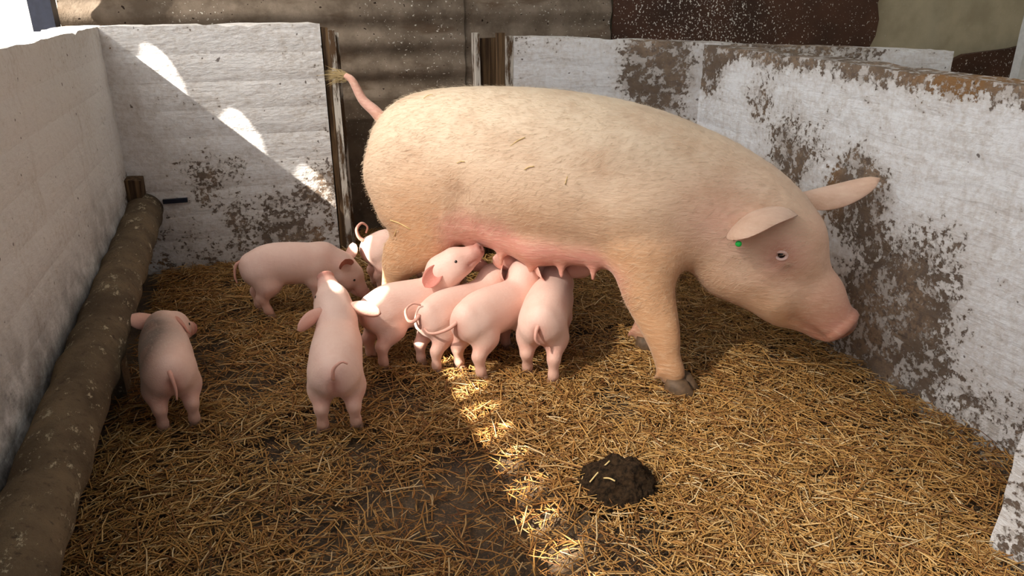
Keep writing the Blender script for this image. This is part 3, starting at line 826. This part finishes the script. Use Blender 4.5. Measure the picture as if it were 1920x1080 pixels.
build_piglet((.365, 3.26, 0), D(12), 'piglet with a tightly curled tail half hidden behind the sow\'s hind leg', 1.0, neck=(.08, .0, -.02), head_pitch=D(-30),
             tail=[(-.055, 0, .24), (-.075, 0, .262), (-.082, 0, .30), (-.055, .004, .322), (-.03, .006, .30), (-.038, .01, .272)], tail_r=.009)
build_piglet((.272, 2.525, 0), D(27), 'piglet reaching its snout up to the sow\'s udder closest to her hind leg', 1.06, bend=-.11, slim=.92, neck=(.0, -.022, .098), head_yaw=D(-42), head_pitch=D(38),
             legs=((-.01, 0), (-.02, 0), (.0, 0), (.0, 0)), tail=[(-.062, 0, .215), (-.09, .01, .22), (-.12, .03, .235), (-.145, .05, .265)],
             ears=((-.75, .6, .35), (-.8, .5, -.15, .3, -1, .3)))
build_piglet((.455, 2.440, 0), D(33), 'suckling piglet with a looped tail in bright sun, squeezed behind its neighbour', 1.0, bend=-.06, slim=.82, neck=(.075, .0, .055), head_pitch=D(5),
             tail=[(-.058, 0, .22), (-.085, .0, .205), (-.10, .015, .21), (-.10, .025, .245), (-.075, .015, .265), (-.05, .0, .255)],
             ears=((-.7, .7, .5, .3, 1, .4), (-.7, .6, .45, .2, -1, .3)), ear_len=.088, legs=((-.02, 0), (-.03, 0), (0, 0), (0, 0)))
build_piglet((.575, 2.345, 0), D(33), 'suckling piglet with its long tail trailing out sideways', 1.08, bend=-.02, slim=.90, neck=(.042, .006, .065), head_yaw=D(6), head_pitch=D(0),
             tail=[(-.06, 0, .205), (-.085, .015, .185), (-.10, .05, .165), (-.105, .085, .155), (-.10, .115, .160)],
             ears=((-.7, .6, .4), (-.75, .75, .1, .1, -1, .45)), ear_len=.085, legs=((.0, .01), (-.01, -.01), (0, 0), (0, 0)))
build_piglet((.805, 2.240, 0), D(62), 'suckling piglet at the end of the row closest to the sow\'s front leg', 1.12, slim=.95, neck=(.03, -.005, .022), head_yaw=D(-3), head_pitch=D(-5),
             tail=[(-.062, 0, .205), (-.08, .004, .195), (-.088, .004, .17), (-.080, -.008, .15)],
             ears=((-.5, 1, .25), (-.35, 1, .35, .6, -.6, .5)), ear_len=.085, legs=((.02, .0), (-.03, .0), (0, 0), (0, 0)))

# ------------------------------------------------------------------ dung heap
def dung():
    bm = bmesh.new(); bmesh.ops.create_icosphere(bm, subdivisions=6, radius=1)
    for v in bm.verts:
        n = v.co.copy(); x, y = n.x*.10, n.y*.10
        z = max(0, n.z)*.078
        p = Vector((x, y, z))
        hgt = .6+.7*math.exp(-((x-.04)**2+(y+.05)**2)/.0022)+.4*math.exp(-((x+.0)**2+(y-.03)**2)/.004)
        p.z *= hgt
        q = p*38
        b = mn.fractal(q, .8, 2.1, 4)*.010+abs(mn.noise(p*24))*.014
        p += n*b*(1 if n.z > -.1 else .2)
        v.co = p
    bm.transform(Matrix.Translation((0, 0, -.022)))
    return bm
t = NT('dung')
f = t.noise(70, 6, .7); c = t.mix(t.step(f, .35, .65), rgb(30, 22, 14), rgb(72, 53, 35)); t.bump(f, .012)
M['dung'] = t.out(c, .9, .12)
dh = bobj('dung_heap', dung(), M['dung'], smooth=True, label='dark brown crumbly heap of dung lying on the straw', cat='dung heap')
dh.location = (.80, 1.580, -.005); dh.scale = (1.2, 1.15, 1.25)
for i, (x, y, s) in enumerate(((.715, 1.68, .38), (.90, 1.46, .22), (.74, 1.62, .25), (.915, 1.535, .16))):
    q = bpy.data.objects.new('dung_lump', dh.data); C.objects.link(q); q.location = (x, y, -.008); q.scale = (s, s, s*.7); q.rotation_euler = (0, 0, i*2)
    tag(q, ['small dark dung lump on the straw beside the far side of the heap', 'scrap of dung on the straw in front of the big heap', 'low dung lump touching the edge of the big heap', 'tiny crumb of dung beside the big heap'][i], 'dung lump')

# ------------------------------------------------------------------ straw bedding
def straw_bed():
    def fieldn(x, y, f, seed):
        r = np.random.default_rng(seed); v = 0
        for k in range(7):
            a = r.uniform(0, 2*math.pi); ff = f*r.uniform(.6, 1.6)
            v = v+np.sin((x*math.cos(a)+y*math.sin(a))*ff+r.uniform(0, 7))
        return v/2.6
    def batch(N, lmin, lmax, wmin, wmax, lift):
        x = rng.uniform(-.62, 2.9, N); y = rng.uniform(.75, 4.19, N)
        ok = (x < XR-.005) & ((y < YB-.01) | ((x > .3) & (x < 1.2)))
        # only inside the pen, in front of the angled back wall
        yb2 = 3.485-(x-1.09)*.319
        ok &= (x < 1.09) | (y < yb2)
        ok &= ~((x > 1.58) & (y < 1.09) & (y > .94))
        dens = .88+.26*fieldn(x, y, 6, 3)+.24*fieldn(x, y, 17, 4)
        dens = dens+.25*np.clip((x-.9), -1, 1)
        for (bx, by, r) in ((.28, 2.32, .13), (-.35, 2.75, .12), (.42, 1.72, .16), (.98, 1.93, .09), (1.0, 2.05, .07), (.62, 1.50, .07), (1.42, 1.45, .07), (.95, 2.9, .35), (-.15, 2.5, .12), (.2, 3.5, .25), (1.25, 1.2, .08)):
            dens = dens-.75*np.exp(-((x-bx)**2+(y-by)**2)/r**2)
        dist = np.sqrt(x*x+y*y)
        ok &= rng.uniform(0, 1, N) < np.clip(dens, .22, 1)
        x = x[ok]; y = y[ok]; n = len(x)
        L = np.exp(rng.uniform(np.log(lmin), np.log(lmax), n)); W = rng.uniform(wmin, wmax, n)
        az = rng.uniform(0, 2*math.pi, n); el = rng.normal(0, .10, n)
        base = -.030+.014*(1+fieldn(x, y, 4, 9))*.5+.016*np.clip(dens[ok], 0, 1)
        base += .035*np.exp(-np.clip(XR-x, 0, 9)/.12)
        z = base+rng.uniform(0, 1, n)**1.5*lift
        d = np.stack([np.cos(az)*np.cos(el), np.sin(az)*np.cos(el), np.sin(el)], 1)
        sd = np.stack([-np.sin(az), np.cos(az), np.zeros(n)], 1); up = np.cross(d, sd)
        roll = rng.uniform(-.6, .6, n)[:, None]
        s2 = sd*np.cos(roll)+up*np.sin(roll); u2 = -sd*np.sin(roll)+up*np.cos(roll)
        ctr = np.stack([x, y, z], 1)
        kink = rng.normal(0, .06, n)[:, None]*L[:, None]*sd+rng.normal(0, .03, n)[:, None]*L[:, None]*up
        rings = []
        for tt, wsc in ((-.5, .85), (0, 1), (.5, .8)):
            c0 = ctr+d*(tt*L)[:, None]+(kink if tt == 0 else 0)
            w = (W*wsc*.5)[:, None]
            rings += [c0+s2*w, c0+u2*w*.75, c0-s2*w]
        V = np.stack(rings, 1)                       # n,9,3
        V[:, :, 0] = np.minimum(V[:, :, 0], XR-.002); V[:, :, 2] = np.maximum(V[:, :, 2], -.034)
        q = []
        for r in (0, 3):
            for a, b in ((0, 1), (1, 2), (2, 0)): q.append((r+a, r+3+a, r+3+b, r+b))
        Fq = (np.arange(n)[:, None, None]*9+np.array(q)[None]).reshape(-1, 4)
        pal = np.array([rgb(196, 150, 78), rgb(176, 128, 62), rgb(214, 176, 108), rgb(150, 104, 50), rgb(128, 84, 40), rgb(228, 200, 140)])[:, :3]
        pal = pal*np.array((1.0, 1.0, 1.22))
        ci = rng.choice(6, n, p=[.30, .27, .17, .14, .08, .04])
        col = pal[ci]*rng.uniform(.8, 1.15, n)[:, None]
        soil_shade = np.clip(.35+.5*fieldn(x, y, 5, 21)-.25*np.clip(x-.4, -.8, 1), 0, 1)*rng.uniform(.3, 1, n)   # soiled straw patches, plus left-hand shade painted into the straw colour
        col = col*(1-soil_shade[:, None])+col*np.array((.72, .56, .42))*soil_shade[:, None]
        return V.reshape(-1, 3), Fq, np.repeat(col, 9, 0)
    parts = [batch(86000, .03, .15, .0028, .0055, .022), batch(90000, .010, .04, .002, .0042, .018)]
    off = 0; Vs = []; Fs = []; Ks = []
    for V, F, K in parts:
        Vs.append(V); Fs.append(F+off); Ks.append(K); off += len(V)
    V = np.concatenate(Vs); F = np.concatenate(Fs); K = np.concatenate(Ks)
    me = bpy.data.meshes.new('straw_bedding')
    me.vertices.add(len(V)); me.vertices.foreach_set('co', V.astype(np.float32).ravel())
    me.loops.add(F.size); me.loops.foreach_set('vertex_index', F.astype(np.int32).ravel())
    me.polygons.add(len(F)); me.polygons.foreach_set('loop_start', np.arange(0, F.size, 4, dtype=np.int32))
    me.update(calc_edges=True); me.validate()
    ca = me.color_attributes.new('Col', 'FLOAT_COLOR', 'POINT')
    ca.data.foreach_set('color', np.concatenate([K, np.ones((len(K), 1))], 1).astype(np.float32).ravel())
    t = NT('straw'); vc = t.n('ShaderNodeVertexColor', layer_name='Col').outputs[0]
    t.out(vc, .55, .35); M['straw'] = t.m
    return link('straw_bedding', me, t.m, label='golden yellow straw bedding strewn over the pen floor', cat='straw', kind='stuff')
straw_bed()
# single stalks that can be picked out
M['stalk'] = plain('pale_straw', rgb(236, 204, 140), .55, .2, 60, .0005)
def stalk(a, b, r, label):
    V, F = tube(spline([a, (np.array(a)+np.array(b))/2+np.array((0, 0, .004)), b], 6), [r]*6, 6)
    obj('straw_stalk', V, F, M['stalk'], smooth=True, label=label, cat='straw stalk', group='loose straw stalks')

bpy.context.view_layer.update()
DG = bpy.context.evaluated_depsgraph_get()
def surf(u, v, up=.004):
    """the spot on the animal or heap that lies at a photo pixel"""
    cp, sp, cy, sy = math.cos(pitch), math.sin(pitch), math.cos(yaw), math.sin(yaw)
    Fw = Vector((sy*cp, cy*cp, -sp)); Rt = Vector((cy, -sy, 0)); Up = Rt.cross(Fw)
    ok, p, n, i, o, m = scene.ray_cast(DG, camo.location, (Fw+Rt*((u-960)/FPX)-Up*((v-540)/FPX)).normalized())
    return p+n*up
for (a, b, r, lab) in (((733, 412), (768, 430), .0022, 'slanting straw stalk of the small straw cross stuck to the sow\'s hind leg'),
        ((752, 405), (741, 442), .0022, 'upright straw stalk of the small straw cross stuck to the sow\'s hind leg'),
        ((955, 275), (985, 258), .0018, 'longest bit of straw stuck on the flank of the big sow'),
        ((984, 318), (1002, 312), .0018, 'short level bit of straw on the sow\'s flank below the longest bit'),
        ((858, 306), (872, 303), .0016, 'tiny bit of straw stuck on the ham of the big sow'),
        ((1060, 346), (1066, 326), .0016, 'upright bit of straw stuck on the middle of the sow\'s flank'),
        ((795, 186), (812, 179), .0016, 'bit of straw stuck on the sow\'s rump above the tail root'),
        ((1106, 905), (1144, 866), .0022, 'long pale straw stalk lying across the dark dung heap'),
        ((1134, 897), (1152, 903), .0022, 'short pale straw stalk stuck in the dark dung heap')):
    stalk(surf(*a), surf(*b), r, lab)
